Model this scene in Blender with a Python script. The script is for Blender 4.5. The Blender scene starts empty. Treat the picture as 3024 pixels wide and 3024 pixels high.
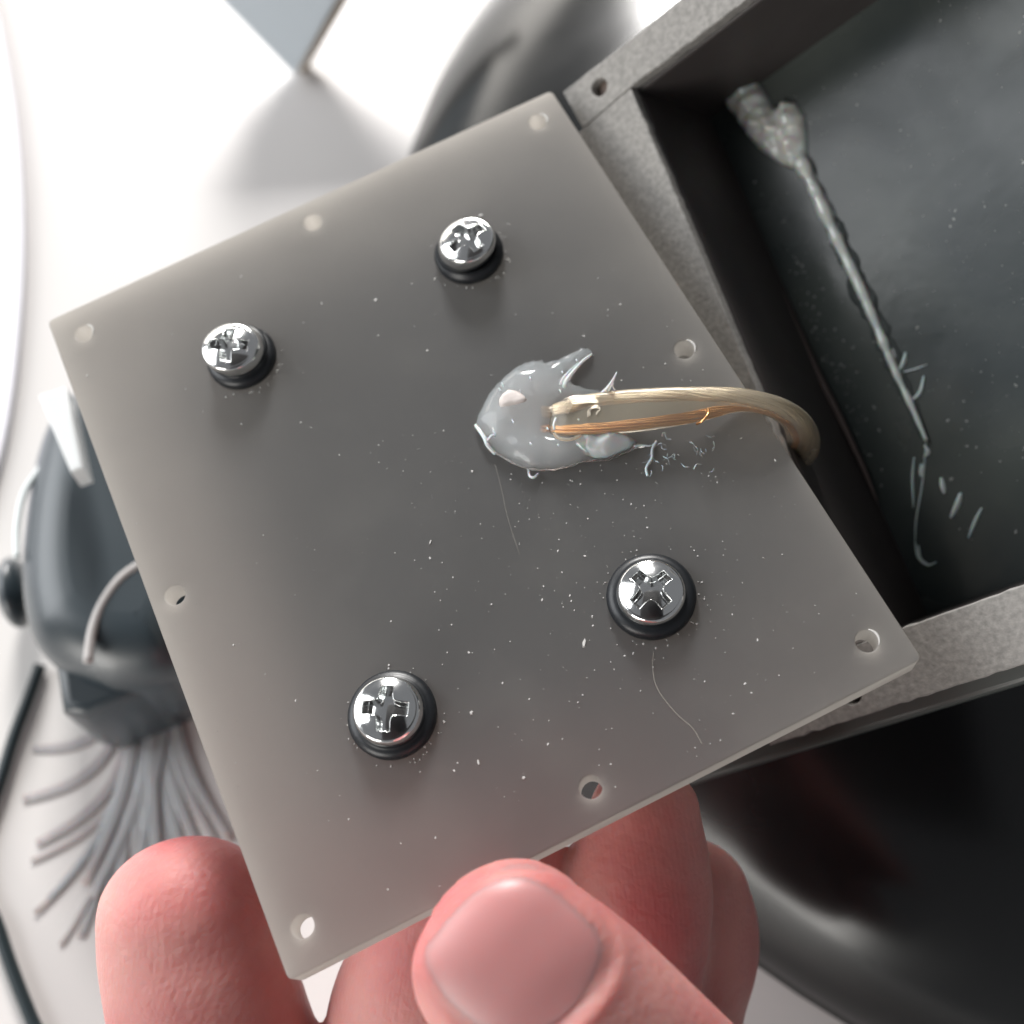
import bpy, bmesh, math, random
import numpy as np
from mathutils import Vector, Matrix, noise
from mathutils.geometry import delaunay_2d_cdt
random.seed(7); rng = np.random.default_rng(7)
S = bpy.context.scene
C = S.collection
R = math.radians

# ------------------------------------------------------------ camera, light, exposure
PITCH = R(25); CH = 0.150*math.cos(PITCH)*1000          # camera height over the table, mm
cd = bpy.data.cameras.new('camera'); cam = bpy.data.objects.new('camera', cd); C.objects.link(cam)
cam.location = (0, 0, CH/1000); cam.rotation_euler = (PITCH, 0, 0)
cd.sensor_width = 36; cd.lens = 3600/3024*36; cd.clip_start = .005; cd.clip_end = 50
cd.dof.use_dof = True; cd.dof.focus_distance = .0915; cd.dof.aperture_fstop = 23; cd.dof.aperture_blades = 0
S.camera = cam
w = bpy.data.worlds.new('World'); S.world = w; w.use_nodes = True
wn = w.node_tree; bg = wn.nodes['Background']
bg.inputs[0].default_value = (.93, .95, 1, 1); bg.inputs[1].default_value = .20
def area(name, loc, target, sx, sy, power, col):
    l = bpy.data.lights.new(name, 'AREA'); l.shape = 'RECTANGLE'; l.size = sx; l.size_y = sy; l.energy = power; l.color = col
    o = bpy.data.objects.new(name, l); C.objects.link(o); o.location = loc
    o.rotation_euler = (Vector(target)-Vector(loc)).to_track_quat('-Z', 'Y').to_euler(); return o
area('window_light_left', (-1.20, .30, .68), (0, .05, .03), 1.1, 1.0, 17, (.96, .98, 1))
area('window_light_far', (-.20, 1.25, .66), (0, .08, .02), .28, .34, 27, (1, .975, .95))
area('dome_sheen_light_front', (-.86, -1.12, .32), (.03, .02, .02), .75, .60, 12, (1, .97, .92))  # added area light, gives the dome's lower flank its bright reflection
area('dome_sheen_light_low', (-.95, 1.50, .17), (0, .12, .02), 1.1, .34, 4.5, (1, .95, .88))  # low area light added to put a beige reflection on the dome
S.view_settings.view_transform = 'Standard'; S.view_settings.look = 'None'
S.view_settings.exposure = 0; S.view_settings.gamma = 1
S.render.engine = 'CYCLES'
S.cycles.max_bounces = 10; S.cycles.transmission_bounces = 8; S.cycles.transparent_max_bounces = 8
S.cycles.use_denoising = True; S.cycles.volume_bounces = 6; S.cycles.volume_step_rate = 1

# ------------------------------------------------------------ picture-to-place helpers (mm)
F = 3600.; c0 = 1512.
sP, cP = math.sin(PITCH), math.cos(PITCH)
M = np.array([[1, 0, 0], [0, -cP, sP], [0, -sP, -cP]]); CAM = np.array([0, 0, CH])
def ray(px, py): return M@np.array([(px-c0)/F, (py-c0)/F, 1.])
def P(px, py, d): return CAM+ray(px, py)*d
def onplane(px, py, o, n):
    r = ray(px, py); return CAM+r*(((o-CAM)@n)/(r@n))
def tab(px, py, z=0.): return onplane(px, py, np.array([0, 0, z]), np.array([0, 0, 1.]))
nrm = lambda a: a/np.linalg.norm(a)
class Fr:
    def __init__(s, o, x, y): s.o = np.array(o, float); s.x = nrm(np.array(x, float)); s.y = nrm(np.array(y, float)); s.z = nrm(np.cross(s.x, s.y))
    def __call__(s, a, b, c=0.): return s.o+s.x*a+s.y*b+s.z*c
    def px(s, px, py, h=0.):                                # picture point -> local (a, b) on the plane at height h
        q = onplane(px, py, s.o+s.z*h, s.z)-s.o; return (q@s.x, q@s.y)
    def mat(s, o=None):
        o = s.o if o is None else o
        return Matrix(((s.x[0], s.y[0], s.z[0], o[0]/1000), (s.x[1], s.y[1], s.z[1], o[1]/1000), (s.x[2], s.y[2], s.z[2], o[2]/1000), (0, 0, 0, 1)))
# plate: measured corners
pL = np.array([-40.9, 60.3, 46.1]); pT = np.array([3.4, 81.3, 51.9]); pB = np.array([-15.2, 6.1, 47.3])
_x = nrm(pT-pL); _y = pB-pL; _y = nrm(_y-_x*(_y@_x))
PF = Fr(pB, _x, -_y)                                        # z towards the camera
PW, PH, PT = 49.4, 60., 2.5
# box rim of the housing
bo = np.array([7.87, 81.0, 52.5]); bu = np.array([.7136, .0962, .6939]); bv = np.array([.3482, -.9083, -.2321])
BF = Fr(bo, bu, -bv)                                        # b axis = -v
TF = Fr((0, 0, 0), (1, 0, 0), (0, 1, 0))

# ------------------------------------------------------------ object helpers
def tag(o, label=None, cat=None, group=None, kind=None):
    if label: o['label'] = label
    if cat: o['category'] = cat
    if group: o['group'] = group
    if kind: o['kind'] = kind
    return o
def empty(name, loc, label, cat, group=None):
    o = bpy.data.objects.new(name, None); C.objects.link(o); o.location = Vector(loc)/1000; o.empty_display_size = .01
    return tag(o, label, cat, group)
def link(name, me, m=None, parent=None, smooth=True):
    if m is not None and not me.materials: me.materials.append(m)
    if smooth:
        for p in me.polygons: p.use_smooth = True
    o = bpy.data.objects.new(name, me); C.objects.link(o)
    if parent is not None:
        o.parent = parent; bpy.context.view_layer.update() if False else None
        o.matrix_parent_inverse = Matrix.Translation(-parent.location) if parent.parent is None else Matrix()
    return o
def mesh(name, vs, fs, m=None, parent=None, smooth=True, fix=False):
    me = bpy.data.meshes.new(name); me.from_pydata([tuple(float(q)/1000 for q in v) for v in vs], [], [tuple(f) for f in fs])
    me.validate()
    if fix:
        b = bmesh.new(); b.from_mesh(me); bmesh.ops.recalc_face_normals(b, faces=b.faces); b.to_mesh(me); b.free()
    return link(name, me, m, parent, smooth)
def sharp(o, deg=35):
    me = o.data; b = bmesh.new(); b.from_mesh(me)
    for e in b.edges:
        e.smooth = not (len(e.link_faces) == 2 and e.calc_face_angle(0) > R(deg))
    b.to_mesh(me); b.free(); return o
def slab(name, fr, loops, z0, z1, m, parent=None, bevel=.15, seg=3):
    """plate with holes: closed outlines in local (a, b), from height z0 to z1"""
    cu = bpy.data.curves.new(name, 'CURVE'); cu.dimensions = '2D'; cu.fill_mode = 'BOTH'
    cu.extrude = ((z1-z0)/2-bevel)/1000; cu.bevel_depth = bevel/1000; cu.bevel_resolution = seg; cu.offset = -bevel/1000
    for lp in loops:
        s = cu.splines.new('POLY'); s.points.add(len(lp)-1); s.use_cyclic_u = True
        for i, (a, b) in enumerate(lp): s.points[i].co = (a/1000, b/1000, 0, 1)
    t = bpy.data.objects.new(name, cu); C.objects.link(t)
    me = bpy.data.meshes.new_from_object(t.evaluated_get(bpy.context.evaluated_depsgraph_get()))
    bpy.data.objects.remove(t); bpy.data.curves.remove(cu)
    me.transform(fr.mat(fr(0, 0, (z0+z1)/2))); me.name = name; me.materials.clear()
    b = bmesh.new(); b.from_mesh(me); bmesh.ops.remove_doubles(b, verts=b.verts, dist=1e-6)
    bmesh.ops.recalc_face_normals(b, faces=b.faces); b.to_mesh(me); b.free()
    o = link(name, me, m, parent); z_ = Vector(fr.z)
    for p in o.data.polygons: p.use_smooth = abs(p.normal.dot(z_)) < .999   # flat faces stay flat
    return sharp(o, 40)
def circ(a, b, r, n=28, ph=0, jit=0): return [(a+r*(1+jit*math.sin(3*t+ph))*math.cos(t), b+r*(1+jit*math.cos(2*t+ph))*math.sin(t)) for t in (2*math.pi*i/n for i in range(n))]
def catmull(pts, n=8):
    pts = [np.array(p, float) for p in pts]; q = [2*pts[0]-pts[1]]+pts+[2*pts[-1]-pts[-2]]; out = []
    for i in range(1, len(q)-2):
        for k in range(n):
            t = k/n; a, b, c, d = q[i-1:i+3]
            out.append(.5*((2*b)+(c-a)*t+(2*a-5*b+4*c-d)*t*t+(3*b-a-3*c+d)*t**3))
    out.append(pts[-1]); return out
def frames(path, ref=None):
    path = np.array(path); T = np.gradient(path, axis=0); T /= np.linalg.norm(T, axis=1)[:, None]
    n = np.array(ref if ref is not None else (0.3, .2, 1.)); out = []
    for t in T:
        n = n-t*(n@t); n = nrm(n); out.append((t, n, np.cross(t, n)))
    return out
def tube_data(path, rad, n=8, ref=None, flat=1., base=0, caps=True):
    vs, fs = [], []; fr = frames(path, ref)
    for i, (p, (t, a, b)) in enumerate(zip(path, fr)):
        r = rad[i] if hasattr(rad, '__len__') else rad
        for k in range(n):
            th = 2*math.pi*k/n; vs.append(p+a*math.cos(th)*r*flat+b*math.sin(th)*r)
    for i in range(len(path)-1):
        for k in range(n): fs.append((base+i*n+k, base+i*n+(k+1) % n, base+(i+1)*n+(k+1) % n, base+(i+1)*n+k))
    if caps: fs.append(tuple(base+k for k in range(n))[::-1]); fs.append(tuple(base+(len(path)-1)*n+k for k in range(n)))
    return vs, fs
def tube(name, path, rad, m, parent=None, n=10, ref=None, flat=1.):
    vs, fs = tube_data(path, rad, n, ref, flat); return mesh(name, vs, fs, m, parent, fix=True)
def puddle(name, fr, outline, base, height, m, parent=None, step=.35, rim=.06, rough=.15, seed=0, soft=None, hf=None, nsc=.35):
    """a blob with the given local outline, domed, closed underneath"""
    ol = np.array(outline, float); L = []
    for i in range(len(ol)):
        a, b = ol[i], ol[(i+1) % len(ol)]; k = max(1, int(np.linalg.norm(b-a)/step))
        for j in range(k): L.append(a+(b-a)*j/k)
    L = np.array(L); nb = len(L)
    a0, a1, b0, b1 = L[:, 0].min(), L[:, 0].max(), L[:, 1].min(), L[:, 1].max()
    g = [(x+(step/2 if j % 2 else 0), y) for j, y in enumerate(np.arange(b0, b1, step*.87)) for x in np.arange(a0, a1, step)]
    ins = []
    def inside(p):
        r = False; j = nb-1
        for i in range(nb):
            if (L[i, 1] > p[1]) != (L[j, 1] > p[1]) and p[0] < (L[j, 0]-L[i, 0])*(p[1]-L[i, 1])/(L[j, 1]-L[i, 1])+L[i, 0]: r = not r
            j = i
        return r
    for p in g:
        d = np.sqrt(((L-np.array(p))**2).sum(1)).min()
        if d > step*.5 and inside(p): ins.append(p)
    pts = [Vector(p) for p in L]+[Vector(p) for p in ins]
    r = delaunay_2d_cdt(pts, [], [list(range(nb))], 1, 1e-5)
    V2 = [np.array(v) for v in r[0]]; T = r[2]
    dd = [np.sqrt(((L-v)**2).sum(1)).min() for v in V2]; mx = soft or max(dd); top, bot = [], []
    for v, d in zip(V2, dd):
        t = min(1, d/mx); h = height*math.sqrt(max(0, 1-(1-t)**2))
        h *= 1+rough*noise.noise(Vector((v[0]*nsc*3, v[1]*nsc*3, seed)))*2
        if hf: h *= hf(v[0], v[1])
        top.append(fr(v[0], v[1], base+rim+max(0, h))); bot.append(fr(v[0], v[1], base))
    n = len(V2); fs = [tuple(t) for t in T]+[tuple(n+i for i in t[::-1]) for t in T]
    from collections import Counter
    cnt = Counter()
    for t in T:
        for i in range(len(t)): cnt[(t[i], t[(i+1) % len(t)])] += 1
    for (a, b) in list(cnt):
        if (b, a) not in cnt: fs.append((a, n+a, n+b, b))
    return mesh(name, top+bot, fs, m, parent, fix=True)

# ------------------------------------------------------------ materials
def mat(name, col, rough=.5, metal=0., bump=None, colvar=None, rvar=None, **kw):
    m = bpy.data.materials.new(name); m.use_nodes = True; nt = m.node_tree; N = nt.nodes; L = nt.links
    b = N['Principled BSDF']; b.inputs['Base Color'].default_value = (*col, 1); b.inputs['Roughness'].default_value = rough; b.inputs['Metallic'].default_value = metal
    for k, v in kw.items(): b.inputs[k.replace('_', ' ')].default_value = v
    tc = N.new('ShaderNodeTexCoord')
    def nz(scale, det=4, dis=0.):
        n = N.new('ShaderNodeTexNoise'); n.inputs['Scale'].default_value = scale; n.inputs['Detail'].default_value = det; n.inputs['Distortion'].default_value = dis
        L.new(tc.outputs['Object'], n.inputs['Vector']); return n
    if colvar:
        sc, c2, lo, hi = colvar; n = nz(sc, 5); r = N.new('ShaderNodeValToRGB'); r.color_ramp.elements[0].position = lo; r.color_ramp.elements[1].position = hi
        r.color_ramp.elements[0].color = (*col, 1); r.color_ramp.elements[1].color = (*c2, 1); L.new(n.outputs[0], r.inputs[0]); L.new(r.outputs[0], b.inputs['Base Color'])
    if rvar:
        sc, lo, hi = rvar; n = nz(sc, 5, .6); q = N.new('ShaderNodeMapRange'); q.inputs[1].default_value = .35; q.inputs[2].default_value = .68; q.inputs[3].default_value = lo; q.inputs[4].default_value = hi
        L.new(n.outputs[0], q.inputs[0]); L.new(q.outputs[0], b.inputs['Roughness'])
    prev = None
    for sc, st, dist in (bump or []):
        n = nz(sc, 3); q = N.new('ShaderNodeBump'); q.inputs['Strength'].default_value = st; q.inputs['Distance'].default_value = dist
        L.new(n.outputs[0], q.inputs['Height'])
        if prev: L.new(prev.outputs[0], q.inputs['Normal'])
        prev = q
    if prev: L.new(prev.outputs[0], b.inputs['Normal'])
    return m
m_table = mat('white_table', (.74, .71, .70), .4, colvar=(12, (.70, .68, .655), .35, .7))
m_mat = mat('white_mat', (.88, .87, .92), .5)
m_plate = mat('grey_translucent_plastic', (.165, .169, .175), .5, bump=[(60, .04, .001), (900, .05, .0002)], rvar=(70, .40, .62), colvar=(140, (.20, .202, .203), .5, .72), Specular_IOR_Level=.35)
def translucent_mix(m, col, fac):
    nt = m.node_tree; N, L = nt.nodes, nt.links; tr = N.new('ShaderNodeBsdfTranslucent'); tr.inputs[0].default_value = (*col, 1)
    mx = N.new('ShaderNodeMixShader'); mx.inputs[0].default_value = fac; L.new(N['Principled BSDF'].outputs[0], mx.inputs[1]); L.new(tr.outputs[0], mx.inputs[2])
    L.new(mx.outputs[0], N['Material Output'].inputs['Surface'])
translucent_mix(m_plate, (.845, .815, .77), .69)
m_block = mat('dark_backing', (.02, .021, .023), .6)
m_chrome = mat('chrome', (.86, .87, .86), .10, 1., bump=[(1500, .06, .0001)], rvar=(900, .08, .16))
m_rubber = mat('black_rubber', (.012, .014, .017), .38, bump=[(900, .15, .0002)])
m_foam = mat('grey_foam', (.235, .228, .215), .95, bump=[(3000, .16, .0003), (400, .12, .0006)], colvar=(2200, (.37, .355, .335), .3, .75))
m_black = mat('black_plastic', (.048, .041, .040), .48, bump=[(60, .06, .002)], rvar=(90, .42, .6))
m_rim = mat('greenish_rim', (.055, .065, .06), .35)
m_dome = mat('glossy_black_shell', (.008, .009, .0095), .2, bump=[(25, .05, .003)], rvar=(30, .16, .30), Specular_IOR_Level=.5)
m_floor = mat('glossy_black_floor', (.030, .039, .041), .2, colvar=(48, (.062, .072, .066), .42, .66), bump=[(30, .05, .002), (380, .04, .0005)], rvar=(80, .16, .34), Specular_IOR_Level=.35)
m_glue = mat('milky_glue', (1, 1, 1), .13, bump=[(160, .12, .001), (500, .10, .0006)], Transmission_Weight=1., IOR=1.36)
_v = m_glue.node_tree.nodes.new('ShaderNodeVolumeScatter'); _v.inputs['Color'].default_value = (.84, .95, 1, 1); _v.inputs['Density'].default_value = 850
m_glue.node_tree.links.new(_v.outputs[0], m_glue.node_tree.nodes['Material Output'].inputs['Volume'])
m_bead = mat('white_glue_bead', (.95, .92, .86), .14, bump=[(110, .25, .0012)], Transmission_Weight=.2, Subsurface_Weight=.5, Subsurface_Scale=.0015, Coat_Weight=1., Coat_IOR=1.7, Coat_Roughness=.1)
m_ins = mat('clear_insulation', (.93, .86, .72), .2, bump=[(900, .2, .0002), (150, .2, .0006)], Transmission_Weight=.88, IOR=1.33)
m_silver = mat('tinned_wire', (.86, .78, .66), .28, 1.)
m_copper = mat('copper_wire', (.90, .50, .22), .33, 1.)
m_dust = mat('pale_dust', (.52, .51, .49), .7)
m_chip = mat('pale_chip', (.62, .56, .53), .6, bump=[(500, .5, .0006)])
m_nail = mat('nail', (.54, .25, .245), .40, Subsurface_Weight=.8, Subsurface_Scale=.002, Subsurface_Radius=(1, .3, .25), bump=[(200, .04, .0006)])
m_box = mat('pale_blue_box', (.52, .58, .63), .5)
m_brown = mat('brown_edge', (.22, .18, .14), .6)
m_case = mat('glossy_dark_case', (.014, .026, .034), .42, Coat_Weight=.8, Coat_Roughness=.3)
m_clear = mat('clear_plastic', (.85, .88, .88), .3, Transmission_Weight=.15)
m_streak = mat('grey_shadow_streak', (.42, .385, .395), .6, Subsurface_Weight=.3, Subsurface_Scale=.001)  # grey standing in for the shade of the fan streaks
m_cable = mat('dark_cable', (.012, .022, .026), .4)
m_phone = mat('phone_black', (.01, .01, .012), .3)
m_skin = mat('skin', (.60, .30, .275), .5, colvar=(75, (.50, .155, .155), .34, .64), Subsurface_Weight=1., Subsurface_Scale=.0023, Subsurface_Radius=(1, .28, .18), Specular_IOR_Level=.28)
def skin_bump():
    nt = m_skin.node_tree; N, L = nt.nodes, nt.links; b = N['Principled BSDF']; tc = N.new('ShaderNodeTexCoord')
    wv = N.new('ShaderNodeTexWave'); wv.wave_type = 'RINGS'; wv.rings_direction = 'SPHERICAL'; wv.inputs['Scale'].default_value = 900; wv.inputs['Distortion'].default_value = 5; wv.inputs['Detail'].default_value = 1; wv.inputs['Detail Scale'].default_value = .05
    mp = N.new('ShaderNodeMapping'); mp.inputs['Location'].default_value = (.034, -.012, -.03); L.new(tc.outputs['Object'], mp.inputs[0]); L.new(mp.outputs[0], wv.inputs[0])
    q = N.new('ShaderNodeBump'); q.inputs['Strength'].default_value = .05; q.inputs['Distance'].default_value = .0002; L.new(wv.outputs[1], q.inputs['Height'])
    n = N.new('ShaderNodeTexNoise'); n.inputs['Scale'].default_value = 900; L.new(tc.outputs['Object'], n.inputs[0])
    q2 = N.new('ShaderNodeBump'); q2.inputs['Strength'].default_value = .22; q2.inputs['Distance'].default_value = .0004; L.new(n.outputs[0], q2.inputs['Height']); L.new(q.outputs[0], q2.inputs['Normal'])
    vo = N.new('ShaderNodeTexVoronoi'); vo.feature = 'DISTANCE_TO_EDGE'; vo.inputs['Scale'].default_value = 1100; L.new(tc.outputs['Object'], vo.inputs[0])
    q3 = N.new('ShaderNodeBump'); q3.inputs['Strength'].default_value = .22; q3.inputs['Distance'].default_value = .0003; L.new(vo.outputs['Distance'], q3.inputs['Height']); L.new(q2.outputs[0], q3.inputs['Normal'])
    L.new(q3.outputs[0], b.inputs['Normal'])
skin_bump()

# ------------------------------------------------------------ table
vs = [(-900, -600, 0), (900, -600, 0), (900, 1100, 0), (-900, 1100, 0)]
tag(mesh('table_top', vs, [(0, 1, 2, 3)], m_table, smooth=False), kind='structure')
# white mat whose curved edge shows far left
edge = catmull([tab(-60, -160)[:2], tab(10, 100)[:2], tab(60, 400)[:2], tab(78, 700)[:2], tab(66, 1000)[:2], tab(25, 1300)[:2], tab(-60, 1600)[:2]], 8)
lp = [tuple(p) for p in edge]+[(-230, 60), (-230, 190)]
tag(slab('placemat', TF, [lp], .02, 1.2, m_mat, bevel=.3), 'thin white mat with a curved edge on the table at the far left', 'mat')

# ------------------------------------------------------------ round black housing with the raised square box
HC = np.array([85.2, 93.7, 2.]); RD = 102.
house = empty('speaker_housing', (HC[0], HC[1], 0), 'large round glossy black housing with a raised square open box edged in grey foam', 'housing')
prof = [(0, 37)]+[(RD*math.sin(t), 37*math.cos(t)) for t in np.linspace(.06, math.pi/2, 40)]+[(RD+.3, -.5), (RD, -1.9)]
vs, fs = [], []; n = 120
for r, z in prof:
    for k in range(n): vs.append((HC[0]+r*math.cos(2*math.pi*k/n), HC[1]+r*math.sin(2*math.pi*k/n), HC[2]+z))
for i in range(len(prof)-1):
    for k in range(n): fs.append((i*n+k, (i+1)*n+k, (i+1)*n+(k+1) % n, i*n+(k+1) % n))
shell = mesh('shell', vs, fs, m_dome, house, fix=True)
# box walls (local: a = u, b = -v)
outer = [(-3.4, 2.1), (53, 2.1), (53, -59.6), (-8.3, -59.6)]
inner = [(2.9, -2.0), (48.5, -2.0), (48.5, -54.0), (2.9, -54.0)]
slab('box_wall', BF, [outer, inner], -30, -1.25, m_black, house, bevel=.5)
slab('box_floor', BF, [[(2.4, -1.5), (49, -1.5), (49, -54.5), (2.4, -54.5)]], -19, -14.5, m_floor, house, bevel=.1)
# flange along the lower outer wall
slab('rim_flange', BF, [[(-20, -58.9), (54, -58.9), (54, -61.5), (-20, -61.0)]], -5.2, -2.6, m_rim, house, bevel=.6)
def jag(a, b, n=40, amp=.10, seed=0):
    a, b = np.array(a, float), np.array(b, float); d = nrm(b-a); q = np.array([-d[1], d[0]])
    return [tuple(a+(b-a)*i/n+q*amp*(noise.noise(Vector((i*.9, seed, 0)))+.6*noise.noise(Vector((i*2.7, seed, 4))))) for i in range(n)]
fo = [(-3.6, 2.0), (-3.25, -2.0)]
top_strip = jag((-3.5, 2.0), (53, 2.05), 60, .1, 1)+jag((53, 2.05), (53, -1.9), 6, .1, 2)+jag((53, -1.9), (2.8, -1.75), 60, .16, 3)+jag((2.8, -1.75), (-3.9, -2.2), 8, .03, 4)
left_strip = jag((-3.9, -2.25), (2.8, -1.8), 8, .03, 4)+jag((2.8, -1.8), (2.6, -53.9), 70, .14, 5)+jag((2.6, -53.9), (-8.6, -53.6), 8, .05, 6)+jag((-8.6, -53.6), (-3.9, -2.25), 60, .1, 7)
bot_strip = jag((-8.6, -53.65), (2.6, -53.95), 8, .05, 6)+jag((2.6, -53.95), (48.5, -54.1), 60, .14, 8)+jag((48.5, -54.1), (48.5, -59.5), 8, .1, 9)+jag((48.5, -59.5), (-9, -59.5), 70, .14, 10)+jag((-9, -59.5), (-8.6, -53.65), 8, .1, 12)
h1 = BF.px(1770, 258); h2 = BF.px(2512, 2048)
slab('foam_strip', BF, [top_strip, circ(h1[0], h1[1], .82, 24, 0, .04)], -1.25, 0, m_foam, house, bevel=.12)
slab('foam_strip', BF, [left_strip], -1.25, -.02, m_foam, house, bevel=.12)
slab('foam_strip', BF, [bot_strip, circ(h2[0], h2[1], .95, 24, 0, .04)], -1.25, 0, m_foam, house, bevel=.12)
slab('foam_strip', BF, [jag((48.6, -2), (52.9, -2), 6, .05, 1)+jag((52.9, -2), (52.9, -59.4), 60, .1, 1)+jag((52.9, -59.4), (48.6, -59.4), 6, .1, 1)+jag((48.6, -59.4), (48.6, -2), 60, .1, 1)], -1.25, -.02, m_foam, house, bevel=.12)
# screw bosses seen through the foam holes
slab('screw_socket', BF, [circ(h1[0], h1[1], .8, 20)], -2.2, -1.0, mat('brown_socket', (.16, .12, .10), .6), house, bevel=.1)
# highlight line along the foot of the left wall, shaped as a paler ridge
lpth = [BF(*BF.px(*q, -13.5), -13.5) for q in ((2225, 690), (2300, 850), (2400, 1070), (2470, 1210), (2545, 1370), (2590, 1480))]
tube('wall_highlight', catmull(lpth, 6), [.10+.25*math.sin(math.pi*i/30)**.7 for i in range(31)], mat('highlight_ridge_plastic', (.10, .075, .07), .35, bump=[(300, .5, .001)]), house, flat=.5)
# hot glue on the pocket floor
fz = -14.5
g = [BF.px(*q, fz) for q in ((2178, 208), (2125, 278), (2160, 330), (2215, 410), (2260, 455), (2310, 490), (2345, 505), (2375, 500), (2388, 470), (2385, 400), (2378, 340), (2352, 305), (2322, 298), (2308, 312), (2300, 322), (2288, 318), (2275, 296), (2258, 264), (2232, 232))]
glue2 = puddle('glue_blob', BF, g, fz, 1.5, m_bead, house, step=.3, rough=.25, seed=3)
lc = [np.array(BF.px(*q, fz)) for q in ((2350, 440), (2405, 560), (2450, 660), (2490, 745), (2540, 850), (2590, 965), (2625, 1050), (2650, 1110), (2690, 1195), (2735, 1300))]
lc = catmull(lc, 5); td = np.gradient(np.array(lc), axis=0); td /= np.linalg.norm(td, axis=1)[:, None]; tn = np.c_[-td[:, 1], td[:, 0]]
wv_ = lambda i, k: (1.0+.9*noise.noise(Vector((i*.22, k, 0)))+.5*noise.noise(Vector((i*.8, k, 2))))*math.sin(math.pi*(i+.7)/(len(lc)+.4))**.5
lo = [tuple(p+n_*wv_(i, 1)) for i, (p, n_) in enumerate(zip(lc, tn))]+[tuple(p-n_*.8*wv_(i, 5)) for i, (p, n_) in list(enumerate(zip(lc, tn)))[::-1]]
m_wet = mat('wet_smear', (.07, .08, .078), .12, bump=[(260, .5, .001)])
puddle('glue_smear', BF, lo, fz, .28, m_wet, house, step=.3, rim=.01, rough=.4, seed=4, soft=.9)
bp = catmull([BF(*BF.px(*q, fz+.4), fz+.4) for q in ((2362, 470), (2405, 560), (2450, 660), (2490, 745), (2540, 850), (2590, 965), (2625, 1050), (2650, 1110), (2690, 1195), (2735, 1300))], 10)
tube('glue_bead', bp, [(.40+.20*noise.noise(Vector((i*.21, 0, 0)))+.05*noise.noise(Vector((i*.9, 3, 0))))*(1.7-i*.0125) for i in range(len(bp))], m_bead, house)
for k, (pts, r) in enumerate([(((2385, 470), (2425, 560), (2470, 640)), .2), (((2735, 1300), (2725, 1420), (2706, 1530), (2702, 1600)), .1), (((2702, 1600), (2712, 1645), (2740, 1668), (2765, 1660)), .16), (((2650, 1105), (2668, 1070), (2675, 1040)), .22), (((2680, 1190), (2715, 1160), (2728, 1110)), .18), (((2660, 1100), (2700, 1090), (2740, 1075)), .08), (((2730, 1315), (2742, 1335), (2728, 1352)), .22), (((2722, 1370), (2722, 1390), (2720, 1408)), .28), (((2780, 1410), (2785, 1435), (2790, 1458)), .32), (((2838, 1455), (2828, 1490), (2808, 1530)), .34), (((2900, 1500), (2880, 1540), (2860, 1590)), .2), (((2712, 1610), (2718, 1650), (2745, 1670)), .16), (((2700, 1350), (2695, 1410), (2698, 1500)), .14)]):
    pp = catmull([BF(*BF.px(*q, fz+.1), fz+.1) for q in pts], 5)
    tube('glue_drip', pp, [r*(.35+.65*math.sin(math.pi*(i+.5)/len(pp))) for i in range(len(pp))], m_bead, house, flat=.6)
def specks(name, fr, spots, m, parent, zb=0.):
    vs, fs = [], []
    for a, b, r, el, an, hh in spots:
        k = 5; base = len(vs); c, s = math.cos(an), math.sin(an)
        for lay, (sc, z) in enumerate(((1, 0), (.7, hh))):
            for j in range(k):
                t = 2*math.pi*j/k+r*50; x, y = r*el*sc*math.cos(t), r*sc*math.sin(t)*(.7+.6*random.random()); vs.append(fr(a+x*c-y*s, b+x*s+y*c, zb+z))
        fs.append(tuple(base+k+j for j in range(k)))
        for j in range(k): fs.append((base+j, base+(j+1) % k, base+k+(j+1) % k, base+k+j))
    o = mesh(name, vs, fs, m, parent, smooth=False); return tag(o, kind='stuff')
sp = []
for i in range(520):
    a, b = random.uniform(8, 44), random.uniform(-50, -5)
    sp.append((a, b, random.choice([.03, .03, .04, .05, .05, .07, .11]), random.uniform(1, 2), random.uniform(0, 3.1), .05))
for i in range(260):
    x, y = random.gauss(2430, 90), random.gauss(0, 1); y = 1100+(x-2430)*1.9+y*170
    a, b = BF.px(x, y, fz)
    if 3.5 < a < 48 and -53 < b < -3: sp.append((a, b, random.choice([.03, .04, .06, .1]), random.uniform(1, 2.4), random.uniform(0, 3.1), .08))
specks('floor_debris', BF, sp, mat('grey_debris', (.30, .31, .30), .4), house, fz)

# ------------------------------------------------------------ grey plate held in the hand
plate = empty('mounting_plate', PF(PW/2, PH/2), 'square grey translucent plastic plate with four screws, held up by fingers', 'plate')
rc = .5
def rrect(a0, b0, a1, b1, r, n=5):
    out = []
    for cx, cy, s in ((a1-r, b1-r, 0), (a0+r, b1-r, 1), (a0+r, b0+r, 2), (a1-r, b0+r, 3)):
        for i in range(n+1):
            t = math.pi/2*(s+i/n); out.append((cx+r*math.cos(t), cy+r*math.sin(t)))
    return out
holes = [(2.6, 57.1), (24.7, 57.7), (46.8, 57.4), (46.9, 30.4), (46.7, 2.9), (24.3, 2.5), (2.2, 2.9), (2.0, 30.3)]
slab('panel', PF, [rrect(0, 0, PW, PH, rc)]+[circ(a, b, .82, 28, i, .02) for i, (a, b) in enumerate(holes)], -PT, 0, m_plate, plate, bevel=.12)
slab('backing_block', PF, [rrect(7.5, 7, 42, 53, 3)], -11, -PT-2.4, m_block, plate, bevel=.6)
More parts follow.
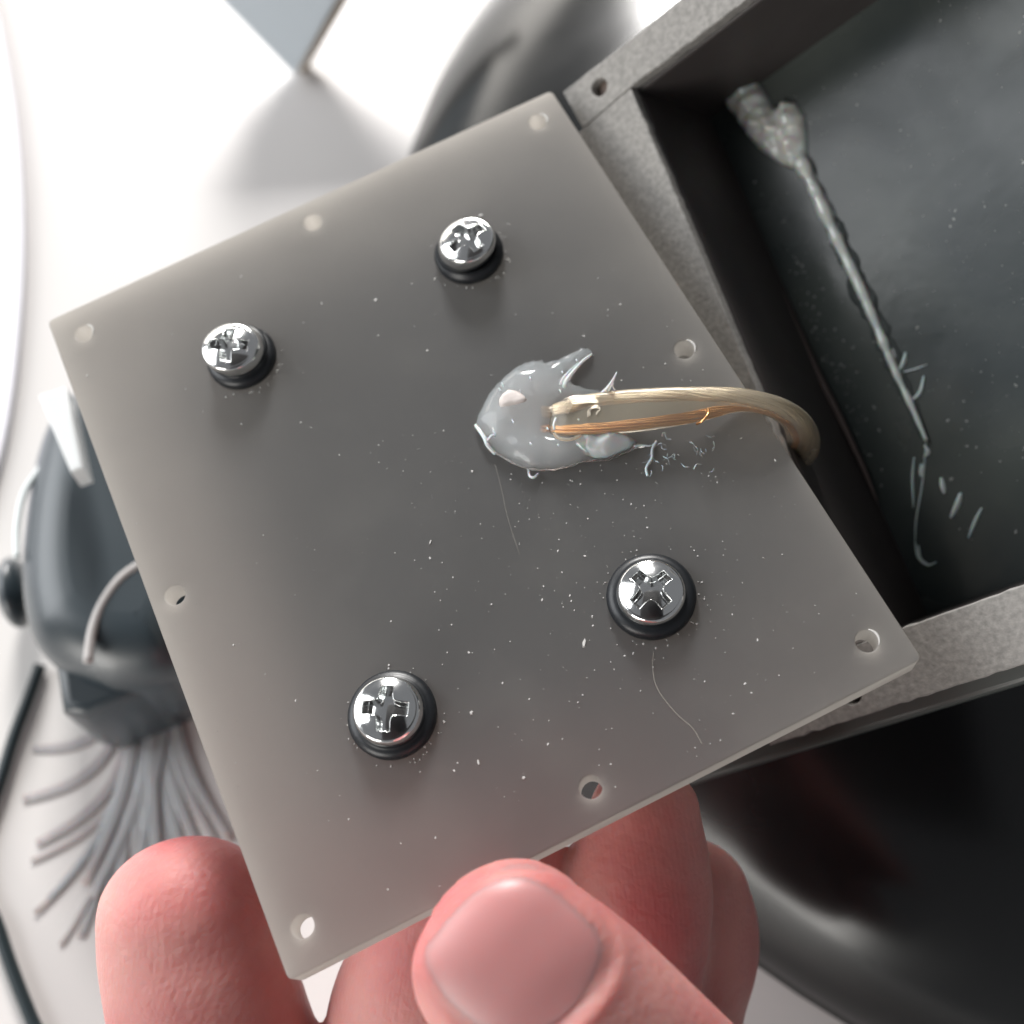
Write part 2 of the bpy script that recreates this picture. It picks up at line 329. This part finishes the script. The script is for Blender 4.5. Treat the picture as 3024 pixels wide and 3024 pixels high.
# little burrs at the hole mouths
for i in (3, 2, 0, 4):
    a, b = holes[i]
    pp = [PF(a+.88*math.cos(t), b+.88*math.sin(t), .03) for t in np.linspace(-.9, .9, 9)]
    tube('hole_burr', pp, [.03+.07*math.sin(math.pi*k/8) for k in range(9)], m_dust, plate, n=6)

def head_mesh(rad=2.55, hh=1.75, spin=0.):
    """domed pan head with a Phillips recess, as a polar height field with a skirt"""
    nr, nt = 100, 260; vs, fs = [], []
    c, s = math.cos(spin), math.sin(spin)
    sst = lambda e, w_: (lambda t: t*t*(3-2*t))(min(1, max(0, e/w_)))
    def z(x, y):
        r = math.hypot(x, y); q = r/rad
        d = hh*(1-.46*q**2) if q < .84 else hh*(1-.46*.84**2)-hh*.5*(1-math.sqrt(max(0, 1-((q-.84)/.16)**2)))
        X_, Y_ = x*c+y*s, -x*s+y*c; u, v = abs(X_), abs(Y_)
        slot = .22*sst(.42-v, .09) if u > v else 0                # long shallow slot across the head
        if v > u: u, v = v, u
        fillet = .55*max(0, 1-(u/1.15))**2                        # rounded inner corners of the cross
        e = min(.50+fillet-v, 1.68-u)
        cross = .95*sst(e, .2)
        star = .25*sst(min(.26-v, .55-u), .06)
        return d-cross
    vs.append((0, 0, z(0, 0)))
    for i in range(1, nr+1):
        r = rad*(i/nr if i < nr else .9995)
        for k in range(nt):
            th = 2*math.pi*k/nt; x, y = r*math.cos(th), r*math.sin(th); vs.append((x, y, z(x, y)))
    for k in range(nt): fs.append((0, 1+k, 1+(k+1) % nt))
    for i in range(nr-1):
        for k in range(nt): a = 1+i*nt; fs.append((a+k, a+nt+k, a+nt+(k+1) % nt, a+(k+1) % nt))
    last = 1+(nr-1)*nt; zb = len(vs)
    for k in range(nt): th = 2*math.pi*k/nt; vs.append((rad*.97*math.cos(th), rad*.97*math.sin(th), -.6))
    for k in range(nt): fs.append((last+k, zb+k, zb+(k+1) % nt, last+(k+1) % nt))
    return vs, fs
def lathe(prof, n=64):
    vs, fs = [], []
    for r, z in prof:
        for k in range(n): vs.append((r*math.cos(2*math.pi*k/n), r*math.sin(2*math.pi*k/n), z))
    for i in range(len(prof)-1):
        for k in range(n): fs.append((i*n+k, (i+1)*n+k, (i+1)*n+(k+1) % n, i*n+(k+1) % n))
    return vs, fs
# (a, b, recess spin in plate axes, tilt x, tilt y, washer radius, head lift)
scr = [(14.1, 47.6, R(62), -.13, -.06, 2.95, 1.55), (35.4, 47.4, R(14), .05, -.14, 2.95, 1.5), (34.6, 12.9, R(16), 0.0, -.02, 3.3, .75), (13.7, 13.6, R(61), -.05, .03, 3.3, 1.0)]
for i, (a, b, spin, tx, ty, wr, lift) in enumerate(scr):
    h = lift
    pr = [(1.2, 0), (wr-.25, 0), (wr, .12), (wr+.02, .45), (wr-.12, .8), (wr-.42, .98), (wr-.6, 1.0), (wr-.66, 1.12), (2.55, h*.75+.35), (2.35, h+.1), (1.2, h+.1)]
    if i in (1, 2): pr = [(1.2, 0), (wr-.2, 0), (wr, .15), (wr+.02, .6), (wr-.18, .95), (wr-.5, 1.1), (2.5, 1.12), (2.3, 1.0), (1.2, 1.0)]
    vs, fs = lathe(pr, 72); q = [PF(a+x+(.12 if i == 0 else 0), b+y, z) for x, y, z in vs]
    mesh('rubber_washer', q, fs, m_rubber, plate, fix=True)
    vs, fs = head_mesh(2.5 if i < 2 else 2.58, 1.7, spin)
    q = [PF(a+x+tx*z*1.6, b+y+ty*z, z+h+x*tx*.7+y*ty*.7) for x, y, z in vs]
    mesh('screw', q, fs, m_chrome, plate, fix=True)

# hot glue where the cable meets the plate (outline read off the photo, crop origin 1350,980 x .3106)
g6 = lambda pts: [PF.px(1350+x*.31056, 980+y*.31056, 0) for x, y in pts]
go = g6([(175, 890), (205, 800), (235, 740), (270, 660), (330, 570), (430, 465), (520, 390), (620, 330), (710, 300), (800, 290), (850, 308), (950, 290), (1060, 240), (1150, 200), (1190, 170), (1222, 148), (1218, 180), (1280, 188), (1295, 225), (1240, 256), (1160, 330), (1100, 415), (1082, 470), (1110, 515), (1200, 545), (1300, 570), (1360, 585), (1500, 600), (1480, 660), (1200, 700), (1020, 730), (950, 800), (930, 900), (960, 960), (1100, 960), (1350, 955), (1530, 950), (1600, 990), (1640, 1030), (1700, 1072), (1820, 1072), (1822, 1086), (1710, 1110), (1560, 1172), (1440, 1225), (1340, 1232), (1200, 1240), (1060, 1290), (900, 1325), (700, 1318), (520, 1255), (370, 1165), (290, 1075), (240, 1000), (200, 935)])
glue = puddle('hot_glue', PF, go, .012, 1.9, m_glue, plate, step=.28, rough=.10, seed=5, soft=3.4, nsc=.16)
m_flap = mat('milky_flap', (.66, .70, .70), .32, bump=[(200, .2, .001)], Subsurface_Weight=.6, Subsurface_Scale=.0015, Transmission_Weight=.35, IOR=1.4)
fl = g6([(1120, 1040), (1180, 1000), (1330, 985), (1530, 955), (1620, 1010), (1705, 1076), (1640, 1130), (1560, 1165), (1430, 1222), (1320, 1228), (1220, 1190), (1160, 1120)])
puddle('glue_flap', PF, fl, .5, 1.25, m_flap, plate, step=.26, rough=.12, seed=11, soft=2.2, rim=.14)
# folded ridges and flying strands of the glue
def gs(pts, hs, r, name='glue_strand', m=m_glue, taper=True):
    pth = catmull([PF(*PF.px(1350+x*.31056, 980+y*.31056, h), h) for (x, y), h in zip(pts, hs)], 8)
    k = len(pth); rr = [r*(1-.8*(i/k) if taper else 1) for i in range(k)]
    return tube(name, pth, rr, m, plate, n=8)
m_gl2 = mat('glue_film', (.88, .90, .92), .18, Transmission_Weight=.25, Subsurface_Weight=.4, Subsurface_Scale=.001)
gs([(1020, 520), (1040, 460), (1110, 370), (1200, 270), (1280, 210)], [1.4, 2.1, 2.5, 2.9, 3.2], .22, m=m_gl2)
gs([(985, 500), (1005, 440), (1080, 360), (1150, 290)], [1.4, 2.0, 2.3, 2.6], .12, m=m_gl2)
gs([(180, 890), (215, 940), (260, 1010), (290, 1080), (365, 1160)], [.3, .6, .7, .6, .2], .16, taper=False, m=m_gl2)
gs([(290, 1030), (330, 985), (365, 985), (350, 920)], [.8, 1.1, 1.1, 1.0], .09, taper=False, m=m_gl2)
gs([(1370, 590), (1420, 540), (1470, 470), (1520, 380)], [1.8, 2.4, 3.0, 3.6], .16, m=m_gl2)
gs([(1395, 600), (1440, 560), (1480, 480), (1520, 385)], [1.8, 2.2, 2.9, 3.6], .12, m=m_gl2)
gs([(1530, 580), (1490, 540), (1480, 500), (1500, 490)], [2.0, 2.4, 2.7, 2.8], .08, m=m_gl2)
gs([(1680, 1085), (1760, 1078), (1840, 1082), (1900, 1040)], [.5, .3, .2, .1], .10, m=m_gl2)
gs([(1895, 1040), (1855, 1120), (1850, 1200), (1800, 1290), (1810, 1370)], [.2, .2, .2, .15, .1], .11, taper=False, m=m_gl2)
gs([(680, 1320), (690, 1370), (730, 1385), (770, 1350)], [.2, .5, .5, .2], .10, taper=False, m=m_gl2)
gs([(1140, 1060), (1180, 1100), (1235, 1145)], [1.9, 1.85, 1.6], .10, m=m_gl2)
gs([(920, 960), (950, 1000), (1010, 1025), (1100, 1020), (1170, 985)], [2.2, 2.3, 2.3, 2.2, 1.9], .12, taper=False, m=m_ins)
gs([(940, 820), (920, 880), (925, 930)], [2.4, 2.5, 2.4], .10, taper=False, m=m_gl2)
for k in range(26):                                       # cobweb of thin glue threads right of the blob
    x, y = random.uniform(1700, 2450), random.uniform(980, 1400)
    L = random.uniform(30, 110); th = random.uniform(0, 6.28)
    gs([(x, y), (x+L*math.cos(th)*.5, y+L*math.sin(th)*.5+random.uniform(-15, 15)), (x+L*math.cos(th+.4), y+L*math.sin(th+.4))], [.05, random.uniform(.1, .5), .05], random.choice([.025, .03, .05]), m=m_gl2)
for k, (x, y, l) in enumerate([(430, 500, 26), (405, 545, 22), (695, 440, 26), (1000, 385, 16), (980, 560, 20), (1137, 270, 18), (530, 850, 30), (960, 1075, 14), (595, 560, 14), (860, 920, 22), (1155, 835, 16), (700, 1062, 20)]):
    gs([(x-l*.3, y-l*.5), (x, y), (x+l*.35, y+l*.5)], [1.9 if 250 < x else .8]*3, .07, m=m_gl2, taper=False)

# dust on the plate
def near(a, b): return any(math.hypot(a-s[0], b-s[1]) < s[5]+.1 for s in scr)
sp = []
while len(sp) < 620:
    if random.random() < .55: a, b = random.gauss(33, 8), random.gauss(18, 11)
    else: a, b = random.uniform(1, PW-1), random.uniform(1, PH-1)
    if not (1 < a < PW-1 and 1 < b < PH-1) or near(a, b): continue
    if any(math.hypot(a-h[0], b-h[1]) < 1.2 for h in holes): continue
    sp.append((a, b, random.choice([.025, .03, .03, .035, .04, .05, .06, .085])*.9, random.choice([1, 1, 1.3, 1.8]), random.uniform(0, 3.1), .04))
for s in scr:                                             # lint gathered round the washers
    for k in range(26):
        t = random.uniform(0, 6.28) if s is scr[2] else random.gauss(-1.2, 1.1); r = s[5]+random.uniform(.05, .7)
        sp.append((s[0]+r*math.cos(t), s[1]+r*math.sin(t), random.uniform(.03, .10), 1.2, t, .06))
for x, y, r, e, an in ((1726, 1900, .13, 3.2, .95), (1395, 1392, .12, 1, 0), (1110, 886, .16, 1.2, 0), (1393, 2105, .13, 1.3, 1), (1547, 2297, .14, 1, 0), (1413, 2252, .08, 3, 1.4), (1271, 1602, .09, 2.6, .8), (1420, 637, .18, 1.4, 0), (1452, 1785, .1, 1, 0), (690, 1905, .1, 1, 0)):
    a, b = PF.px(x, y); sp.append((a, b, r, e, an, .1))
specks('dust', PF, sp, m_dust, plate, .005)
def hair(pts, r):
    pth = catmull([PF(*PF.px(*q, .05), .05) for q in pts], 8); return tube('hair', pth, r, mat('pale_hair', (.55, .50, .44), .5), plate, n=5)
hair([(1930, 1925), (1928, 1980), (1945, 2040), (2000, 2110), (2045, 2150), (2075, 2200)], .014)
hair([(1462, 1370), (1480, 1440), (1500, 1530), (1535, 1640)], .006)

# pale chip stuck on the glue
ch = [PF.px(1350+x*.31056, 980+y*.31056, 2.2) for x, y in ((400, 655), (430, 600), (490, 555), (560, 565), (630, 605), (665, 650), (640, 672), (560, 695), (420, 720), (402, 700))]
tag(puddle('plastic_chip', PF, ch, 2.25, .12, m_chip, None, step=.35, rough=.5, seed=8, soft=.3), 'small pale pinkish chip lying on the left part of the milky glue', 'chip')

# ------------------------------------------------------------ two-core cable
def pdep(px, py): q = onplane(px, py, PF.o, PF.z); return float((M.T@(q-CAM))[2])
sil = [(1600, 1222, .2), (1660, 1208, 1.15), (1710, 1196, 1.6), (1760, 1182, 1.9), (1900, 1170, 2.4), (2050, 1165, 2.8), (2180, 1169, 2.9), (2280, 1190, 2.0), (2345, 1225, -.5), (2378, 1270, -4), (2380, 1320, -8.5), (2345, 1370, -13)]
cop = [(1600, 1274, .2), (1660, 1272, 1.1), (1710, 1268, 1.5), (1760, 1264, 1.7), (1900, 1250, 1.9), (2050, 1226, 1.6), (2180, 1196, 1.0), (2268, 1206, -.1), (2330, 1238, -2.4), (2358, 1280, -5.8), (2356, 1325, -10.2), (2322, 1370, -15)]
sp3 = catmull([P(x, y, pdep(x, y)-h) for x, y, h in sil], 10); cp3 = catmull([P(x, y, pdep(x, y)-h) for x, y, h in cop], 10)
cable = empty('speaker_cable', sp3[0], 'clear two-core cable with silver and copper strands leaving the glue blob', 'cable')
mid = [(a+b)/2 for a, b in zip(sp3, cp3)]; T = np.gradient(np.array(mid), axis=0); T /= np.linalg.norm(T, axis=1)[:, None]
def strands(name, path, other, m, rc_, rs, ns, turns, rep=1):
    for k in range(ns):
        ph = 2*math.pi*k/max(1, ns-6)+.25*math.sin(k*9.1); rr = (rc_ if k < ns-6 else rc_*.45)*(1+.1*math.sin(k*5.3)); pth = []
        for i, (p, q, t) in enumerate(zip(path, other, T)):
            x = nrm(q-p); x = nrm(x-t*(x@t)); y = np.cross(t, x); a = ph+turns*2*math.pi*i/len(path)
            wob = 1+.35*noise.noise(Vector((i*.12, k*3.1, 0)))
            pth.append(p+(x*math.cos(a)+y*math.sin(a))*rr*wob)
        tube(name, pth, rs, m, cable, n=6)
strands('silver_strand', sp3, cp3, m_silver, .40, .08, 32, .55)
strands('copper_strand', cp3, sp3, m_copper, .30, .065, 24, .5)
vs, fs = [], []; ns = 40; i0 = 6
for p, q, t in list(zip(sp3, cp3, T))[i0:]:
    x = q-p; sep = np.linalg.norm(x); x = nrm(x); x = nrm(x-t*(x@t)); y = np.cross(t, x); m_ = (p+q)/2; hs = min(sep, 2.3)/2
    for k in range(ns):
        th = 2*math.pi*k/ns; cx = hs if math.cos(th) >= 0 else -hs
        r = .60; X = cx+r*math.cos(th); Y = r*math.sin(th)*(1-.38*math.exp(-(X/.55)**2)); vs.append(m_+x*X+y*Y)
nn = len(vs)//ns
for i in range(nn-1):
    for k in range(ns): fs.append((i*ns+k, i*ns+(k+1) % ns, (i+1)*ns+(k+1) % ns, (i+1)*ns+k))
fs.append(tuple(range(ns))[::-1]); fs.append(tuple((nn-1)*ns+k for k in range(ns)))
mesh('insulation', vs, fs, m_ins, cable, fix=True)
# stray wires and a curl
def cs(pts, hs, r, m, name='stray_strand'):
    pth = catmull([PF(*PF.px(1350+x*.31056, 980+y*.31056, h), h) for (x, y), h in zip(pts, hs)], 8); tube(name, pth, r, m, cable, n=6)
for k in range(6):
    cs([(960+k*18, 735+k*9), (1010+k*16, 650+k*10), (1120, 610+k*14), (1300, 612+k*12), (1500, 600+k*10)], [2.25]*5, .035, m_silver)
for k in range(3): cs([(1240+k*12, 810-k*6), (1250+k*10, 740), (1320, 700+k*10), (1360, 730+k*5), (1320, 790-k*10)], [2.3]*5, .03, m_silver)
pth = catmull([PF(*PF.px(x, y, h), h) for x, y, h in ((2092, 1208, 2.6), (2090, 1225, 3.0), (2072, 1245, 2.8), (2058, 1252, 2.2))], 6); tube('stray_strand', pth, .10, m_copper, cable, n=6)

# ------------------------------------------------------------ the hand
hand_bits = []
def limb(pts, n=28, close_tip=True, flat=.92):
    """finger: list of (px, py, depth, half width in px); tip first, rounded"""
    ctr = catmull([(*P(x, y, d), hw*d/F) for x, y, d, hw in pts], 8)
    path = [c[:3] for c in ctr]; rad = [c[3] for c in ctr]
    fr = frames(path, ray(1500, 1500)); vs, fs = [], []
    rings = []
    t0, r0 = fr[0][0], rad[0]
    for s in np.linspace(.02, .98, 12):                   # rounded cap in front of the first centre
        k = math.sqrt(1-(1-s)**2); rings.append((path[0]-t0*r0*.86*(1-s), fr[0], r0*k))
    for p, f, r in zip(path, fr, rad): rings.append((p, f, r))
    for p, (t, a, b), r in rings:
        for k in range(n):
            th = 2*math.pi*k/n; vs.append(p+a*math.cos(th)*r*flat+b*math.sin(th)*r)
    m = len(rings)
    for i in range(m-1):
        for k in range(n): fs.append((i*n+k, i*n+(k+1) % n, (i+1)*n+(k+1) % n, (i+1)*n+k))
    fs.append(tuple(range(n))[::-1]); fs.append(tuple((m-1)*n+k for k in range(n)))
    return vs, fs
fingers = {
 'thumb': ([(1492, 2822, 79, 300), (1600, 2925, 78.5, 318), (1720, 3040, 79, 322), (1860, 3170, 80, 318), (2020, 3330, 82, 325), (2200, 3520, 84, 360), (2350, 3750, 87, 420)], .80),
 'f1': ([(552, 2700, 97.5, 262), (566, 2800, 97.5, 272), (592, 2900, 97.5, 282), (625, 3030, 98, 288), (690, 3200, 99, 285), (800, 3450, 97, 290), (950, 3700, 94, 310)], .93),
 'f2': ([(1455, 2480, 97, 205), (1420, 2620, 97, 222), (1375, 2740, 97, 240), (1305, 2850, 97.5, 262), (1245, 2990, 98, 275), (1230, 3150, 99, 280), (1250, 3400, 97, 290), (1300, 3700, 94, 310)], .93),
 'f3': ([(1905, 2395, 96.5, 165), (1895, 2500, 97, 200), (1882, 2620, 97.5, 226), (1862, 2740, 98, 236), (1825, 2880, 99, 245), (1780, 3050, 99, 260), (1740, 3300, 98, 280), (1700, 3700, 94, 310)], .93),
 'f4': ([(2010, 2650, 105, 205), (2016, 2720, 105, 222), (2010, 2810, 105, 228), (1985, 2920, 105, 222), (1965, 3010, 105, 226), (1955, 3090, 104.5, 245), (1950, 3300, 102, 265), (1960, 3700, 96, 310)], .93)}
vs, fs = [], []
for k, (pts, fl) in fingers.items():
    v, f = limb(pts, flat=fl); b = len(vs); vs += v; fs += [tuple(b+i for i in q) for q in f]
# palm and wrist (outside the frame)
v, f = limb([(900, 3650, 94, 330), (1300, 3720, 93, 420), (1800, 3750, 92, 470), (2350, 3700, 90, 430)], flat=.55); b = len(vs); vs += v; fs += [tuple(b+i for i in q) for q in f]
v, f = limb([(1650, 3750, 93, 620), (1700, 4200, 86, 700), (1750, 4800, 78, 560), (1800, 5400, 72, 520)], flat=.45); b = len(vs); vs += v; fs += [tuple(b+i for i in q) for q in f]
me = bpy.data.meshes.new('hand_raw'); me.from_pydata([tuple(q/1000 for q in v) for v in vs], [], fs)
bm = bmesh.new(); bm.from_mesh(me); bmesh.ops.recalc_face_normals(bm, faces=bm.faces); bm.to_mesh(me); bm.free()
t = bpy.data.objects.new('t', me); C.objects.link(t)
md = t.modifiers.new('r', 'REMESH'); md.mode = 'VOXEL'; md.voxel_size = .00050
md = t.modifiers.new('s', 'SMOOTH'); md.factor = .6; md.iterations = 8
hm = bpy.data.meshes.new_from_object(t.evaluated_get(bpy.context.evaluated_depsgraph_get())); hm.name = 'person'
bpy.data.objects.remove(t)
# sculpt: nail bed on the thumb, shallow creases
X = np.empty(len(hm.vertices)*3, dtype=np.float32); hm.vertices.foreach_get('co', X); X = X.reshape(-1, 3).astype(float)*1000
Y = (X-CAM)@M                                            # camera space
px = Y[:, 0]/Y[:, 2]*F+c0; py = Y[:, 1]/Y[:, 2]*F+c0
ax = np.array([.72, .69]); sx_ = np.array([.69, -.72])
NC = (1512, 2800)
uu = (px-NC[0])*ax[0]+(py-NC[1])*ax[1]; ww = (px-NC[0])*sx_[0]+(py-NC[1])*sx_[1]
def nail_e(u, w_):                                        # <1 inside the nail outline (superellipse, px)
    return (np.abs((u-0)/262)**2.8+np.abs(w_/256)**2.8)**(1/2.8)
E_ = nail_e(uu, ww); front = (Y[:, 2] < 80.5)
g_ = np.where(front, np.exp(-((E_-1.03)/.055)**2)*.20*(1/(1+np.exp(-(uu+60)/50))), 0)     # groove round the sides and root
rdg = np.where(front, np.exp(-((E_-1.16)/.07)**2)*.24*(1/(1+np.exp(-(uu+20)/50))), 0)
flat_ = np.where(front, 1/(1+np.exp((E_-1.05)/.06)), 0); zc = Y[front & (E_ < .3), 2].min()+.5
Y[:, 2] += .5*flat_*(zc+.6*np.minimum(E_, 1.2)**2-Y[:, 2])+g_-rdg
X = (Y@M.T+CAM)/1000; hm.vertices.foreach_set('co', X.astype(np.float32).ravel()); hm.update()
hand = link('person', hm, m_skin); tag(hand, 'bare hand from below, thumb before the grey plate and fingers behind it', 'person')
# the thumb nail lies on the front of the thumb: cast onto the hand mesh
from mathutils.bvhtree import BVHTree
bv_ = BVHTree.FromPolygons([v.co[:] for v in hm.vertices], [p.vertices[:] for p in hm.polygons])
def cast(px_, py_):
    r = Vector(ray(px_, py_)).normalized(); h = bv_.ray_cast(Vector(CAM/1000), r); return (np.array(h[0])*1000 if h[0] else None)
nu, nw = 40, 36; vs, fs, ok = [], [], {}
for i in range(nu+1):
    for j in range(nw+1):
        u = -1+2*i/nu; w_ = -1+2*j/nw
        # map square to rounded superellipse
        su, sw = u*math.sqrt(1-w_*w_*.46), w_*math.sqrt(1-u*u*.42)
        U_, W_ = su*258, sw*250
        x = NC[0]+U_*ax[0]+W_*sx_[0]; y = NC[1]+U_*ax[1]+W_*sx_[1]
        p = cast(x, y); e = max(abs(u), abs(w_))
        if p is None: p = P(x, y, 74)
        d = (M.T@(p-CAM))[2]; lift = .16*(1-e**6)+.02; vs.append(P(x, y, d-lift*.45)); ok[(i, j)] = len(vs)-1
for i in range(nu):
    for j in range(nw): fs.append((ok[i, j], ok[i, j+1], ok[i+1, j+1], ok[i+1, j]))
nail = mesh('thumb_nail', vs, fs, m_nail, hand, fix=False)
sm = nail.modifiers.new('s', 'SMOOTH'); sm.factor = .5; sm.iterations = 10

# ------------------------------------------------------------ dark glossy case left, on the table, with its shadow streaks as strips
dark_case = empty('dark_case', tab(330, 1650), 'glossy dark rounded case with a fan of shadow streaks shaped as grey strips, left behind the plate', 'dark_case')
def ellipsoid(name, cen, rx, ry, rz, rot, m, parent, n=48, zmin=None, pw=2.):
    vs, fs = [], []; k = n//2; c, s = math.cos(rot), math.sin(rot)
    for i in range(k+1):
        ph = math.pi*i/k
        for j in range(n):
            th = 2*math.pi*j/n; f_ = lambda v: math.copysign(abs(v)**(2/pw), v)
            x, y, z = rx*f_(math.sin(ph))*f_(math.cos(th)), ry*f_(math.sin(ph))*f_(math.sin(th)), rz*f_(math.cos(ph))
            vs.append((cen[0]+x*c-y*s, cen[1]+x*s+y*c, cen[2]+z))
    for i in range(k):
        for j in range(n): fs.append((i*n+j, (i+1)*n+j, (i+1)*n+(j+1) % n, i*n+(j+1) % n))
    o = mesh(name, vs, fs, m, parent, fix=True)
    b = bmesh.new(); b.from_mesh(o.data); bmesh.ops.remove_doubles(b, verts=b.verts, dist=1e-6); b.to_mesh(o.data); b.free(); return o
co = catmull([tab(*q, 20)[:2] for q in ((170, 1130), (330, 1060), (520, 1150), (640, 1450), (640, 1750), (520, 1960), (330, 2000), (180, 1960), (70, 1880), (28, 1760), (22, 1600), (48, 1400), (95, 1230), (165, 1135))], 6)[:-1]
slab('case', TF, [[tuple(p) for p in co]], .5, 21, m_case, dark_case, bevel=6.5, seg=10)
nk = [tab(*q, 14)[:2] for q in ((150, 1850), (188, 2105), (262, 2120), (460, 2035), (560, 1980), (520, 1700), (330, 1700))]
slab('end_block', TF, [[tuple(p) for p in nk]], .2, 15, m_case, dark_case, bevel=1.2)
arc = catmull([tab(*q, 16) for q in ((480, 1700), (400, 1755), (345, 1830), (315, 1910), (303, 2000))], 6)
tube('trim_ring', [a+np.array([0, 0, 4.8]) for a in arc], .5, mat('pale_trim', (.45, .43, .42), .3), dark_case)
arc = catmull([tab(*q, 18.5) for q in ((120, 1380), (70, 1460), (50, 1560), (50, 1650))], 6); tube('trim_ring', arc, .35, mat('pale_trim2', (.75, .8, .8), .3), dark_case)
# clear clip on top of the case
for q in ([(122, 1180), (204, 1156), (256, 1395), (218, 1408)],):
    slab('clear_clip', TF, [[tuple(tab(*p, 27)[:2]) for p in q]], 24.5, 28, m_clear, dark_case, bevel=.3)
ko = tab(38, 1740, 6); ellipsoid('knob', (ko[0], ko[1], 5), 1.8, 4.2, 4, R(12), m_case, dark_case, n=24)
root = (410, 2060)  # fan of shadow streaks on the table, built as flat grey strips
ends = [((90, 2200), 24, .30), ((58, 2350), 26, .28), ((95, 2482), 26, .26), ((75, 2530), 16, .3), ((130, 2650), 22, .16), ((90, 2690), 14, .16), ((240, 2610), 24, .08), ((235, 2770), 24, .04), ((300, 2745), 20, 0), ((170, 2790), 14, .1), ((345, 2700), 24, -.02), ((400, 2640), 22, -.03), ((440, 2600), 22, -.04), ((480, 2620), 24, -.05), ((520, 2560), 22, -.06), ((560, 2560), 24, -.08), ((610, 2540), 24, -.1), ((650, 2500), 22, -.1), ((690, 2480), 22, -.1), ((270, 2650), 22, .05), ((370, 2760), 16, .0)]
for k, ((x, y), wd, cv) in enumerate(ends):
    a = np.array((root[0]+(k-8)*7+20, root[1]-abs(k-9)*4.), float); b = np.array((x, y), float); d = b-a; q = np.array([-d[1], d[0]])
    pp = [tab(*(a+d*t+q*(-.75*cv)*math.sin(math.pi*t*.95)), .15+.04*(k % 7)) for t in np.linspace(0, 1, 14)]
    tube('shadow_streak', pp, [wd/26*.72*(.45+.55*math.sin(math.pi*min(1, .2+t*.66))) for t in np.linspace(0, 1, 14)], m_streak, dark_case, n=8, ref=(0, 0, 1), flat=.06)

# black cable looping at the far left
lp = catmull([tab(118, 1965, 1), tab(85, 2060, 1), tab(40, 2180, 1), tab(0, 2310, 1), tab(-60, 2480, 1), tab(-60, 2620, 1), tab(-12, 2720, 1), tab(25, 2830, 1), tab(70, 2950, 1), tab(120, 3060, 1), tab(240, 3240, 1)], 8)
tag(tube('power_cable', lp, .72, m_cable, None), 'thin dark cable curving along the table at the lower left', 'cable')

# pale blue box corner with brown edge, top
box = empty('box', tab(877, 228), 'pale blue box corner with a brown edge, out of focus at the top', 'box')
q0 = tab(872, 232, 1.5); th_ = R(62)
XF = Fr(q0, (1, 0, 0), (0, math.cos(th_), math.sin(th_)))
ul = [XF.px(*q) for q in ((450, -340), (655, 5), (774, 128), (868, 224), (985, 20), (1130, -240))]
slab('box_body', XF, [ul], -4, 0, m_box, box, bevel=.4)
bs = [XF.px(*q) for q in ((878, 214), (898, 222), (1052, -40), (1235, -340), (1197, -340), (1005, -10))]
slab('box_edge', XF, [bs], -4.5, -.3, m_brown, box, bevel=.3)

# the phone that takes the picture (its dark front is what the chrome heads mirror)
ph = Fr(CAM+M@np.array([0, 0, -4.]), M@np.array([1, 0, 0]), M@np.array([0, -1, 0]))
tag(slab('phone', ph, [rrect(-40, -62, 34, 92, 8)], 0, 8, m_phone, bevel=1.2), 'black phone held over the plate, seen only mirrored in the screw heads', 'phone')
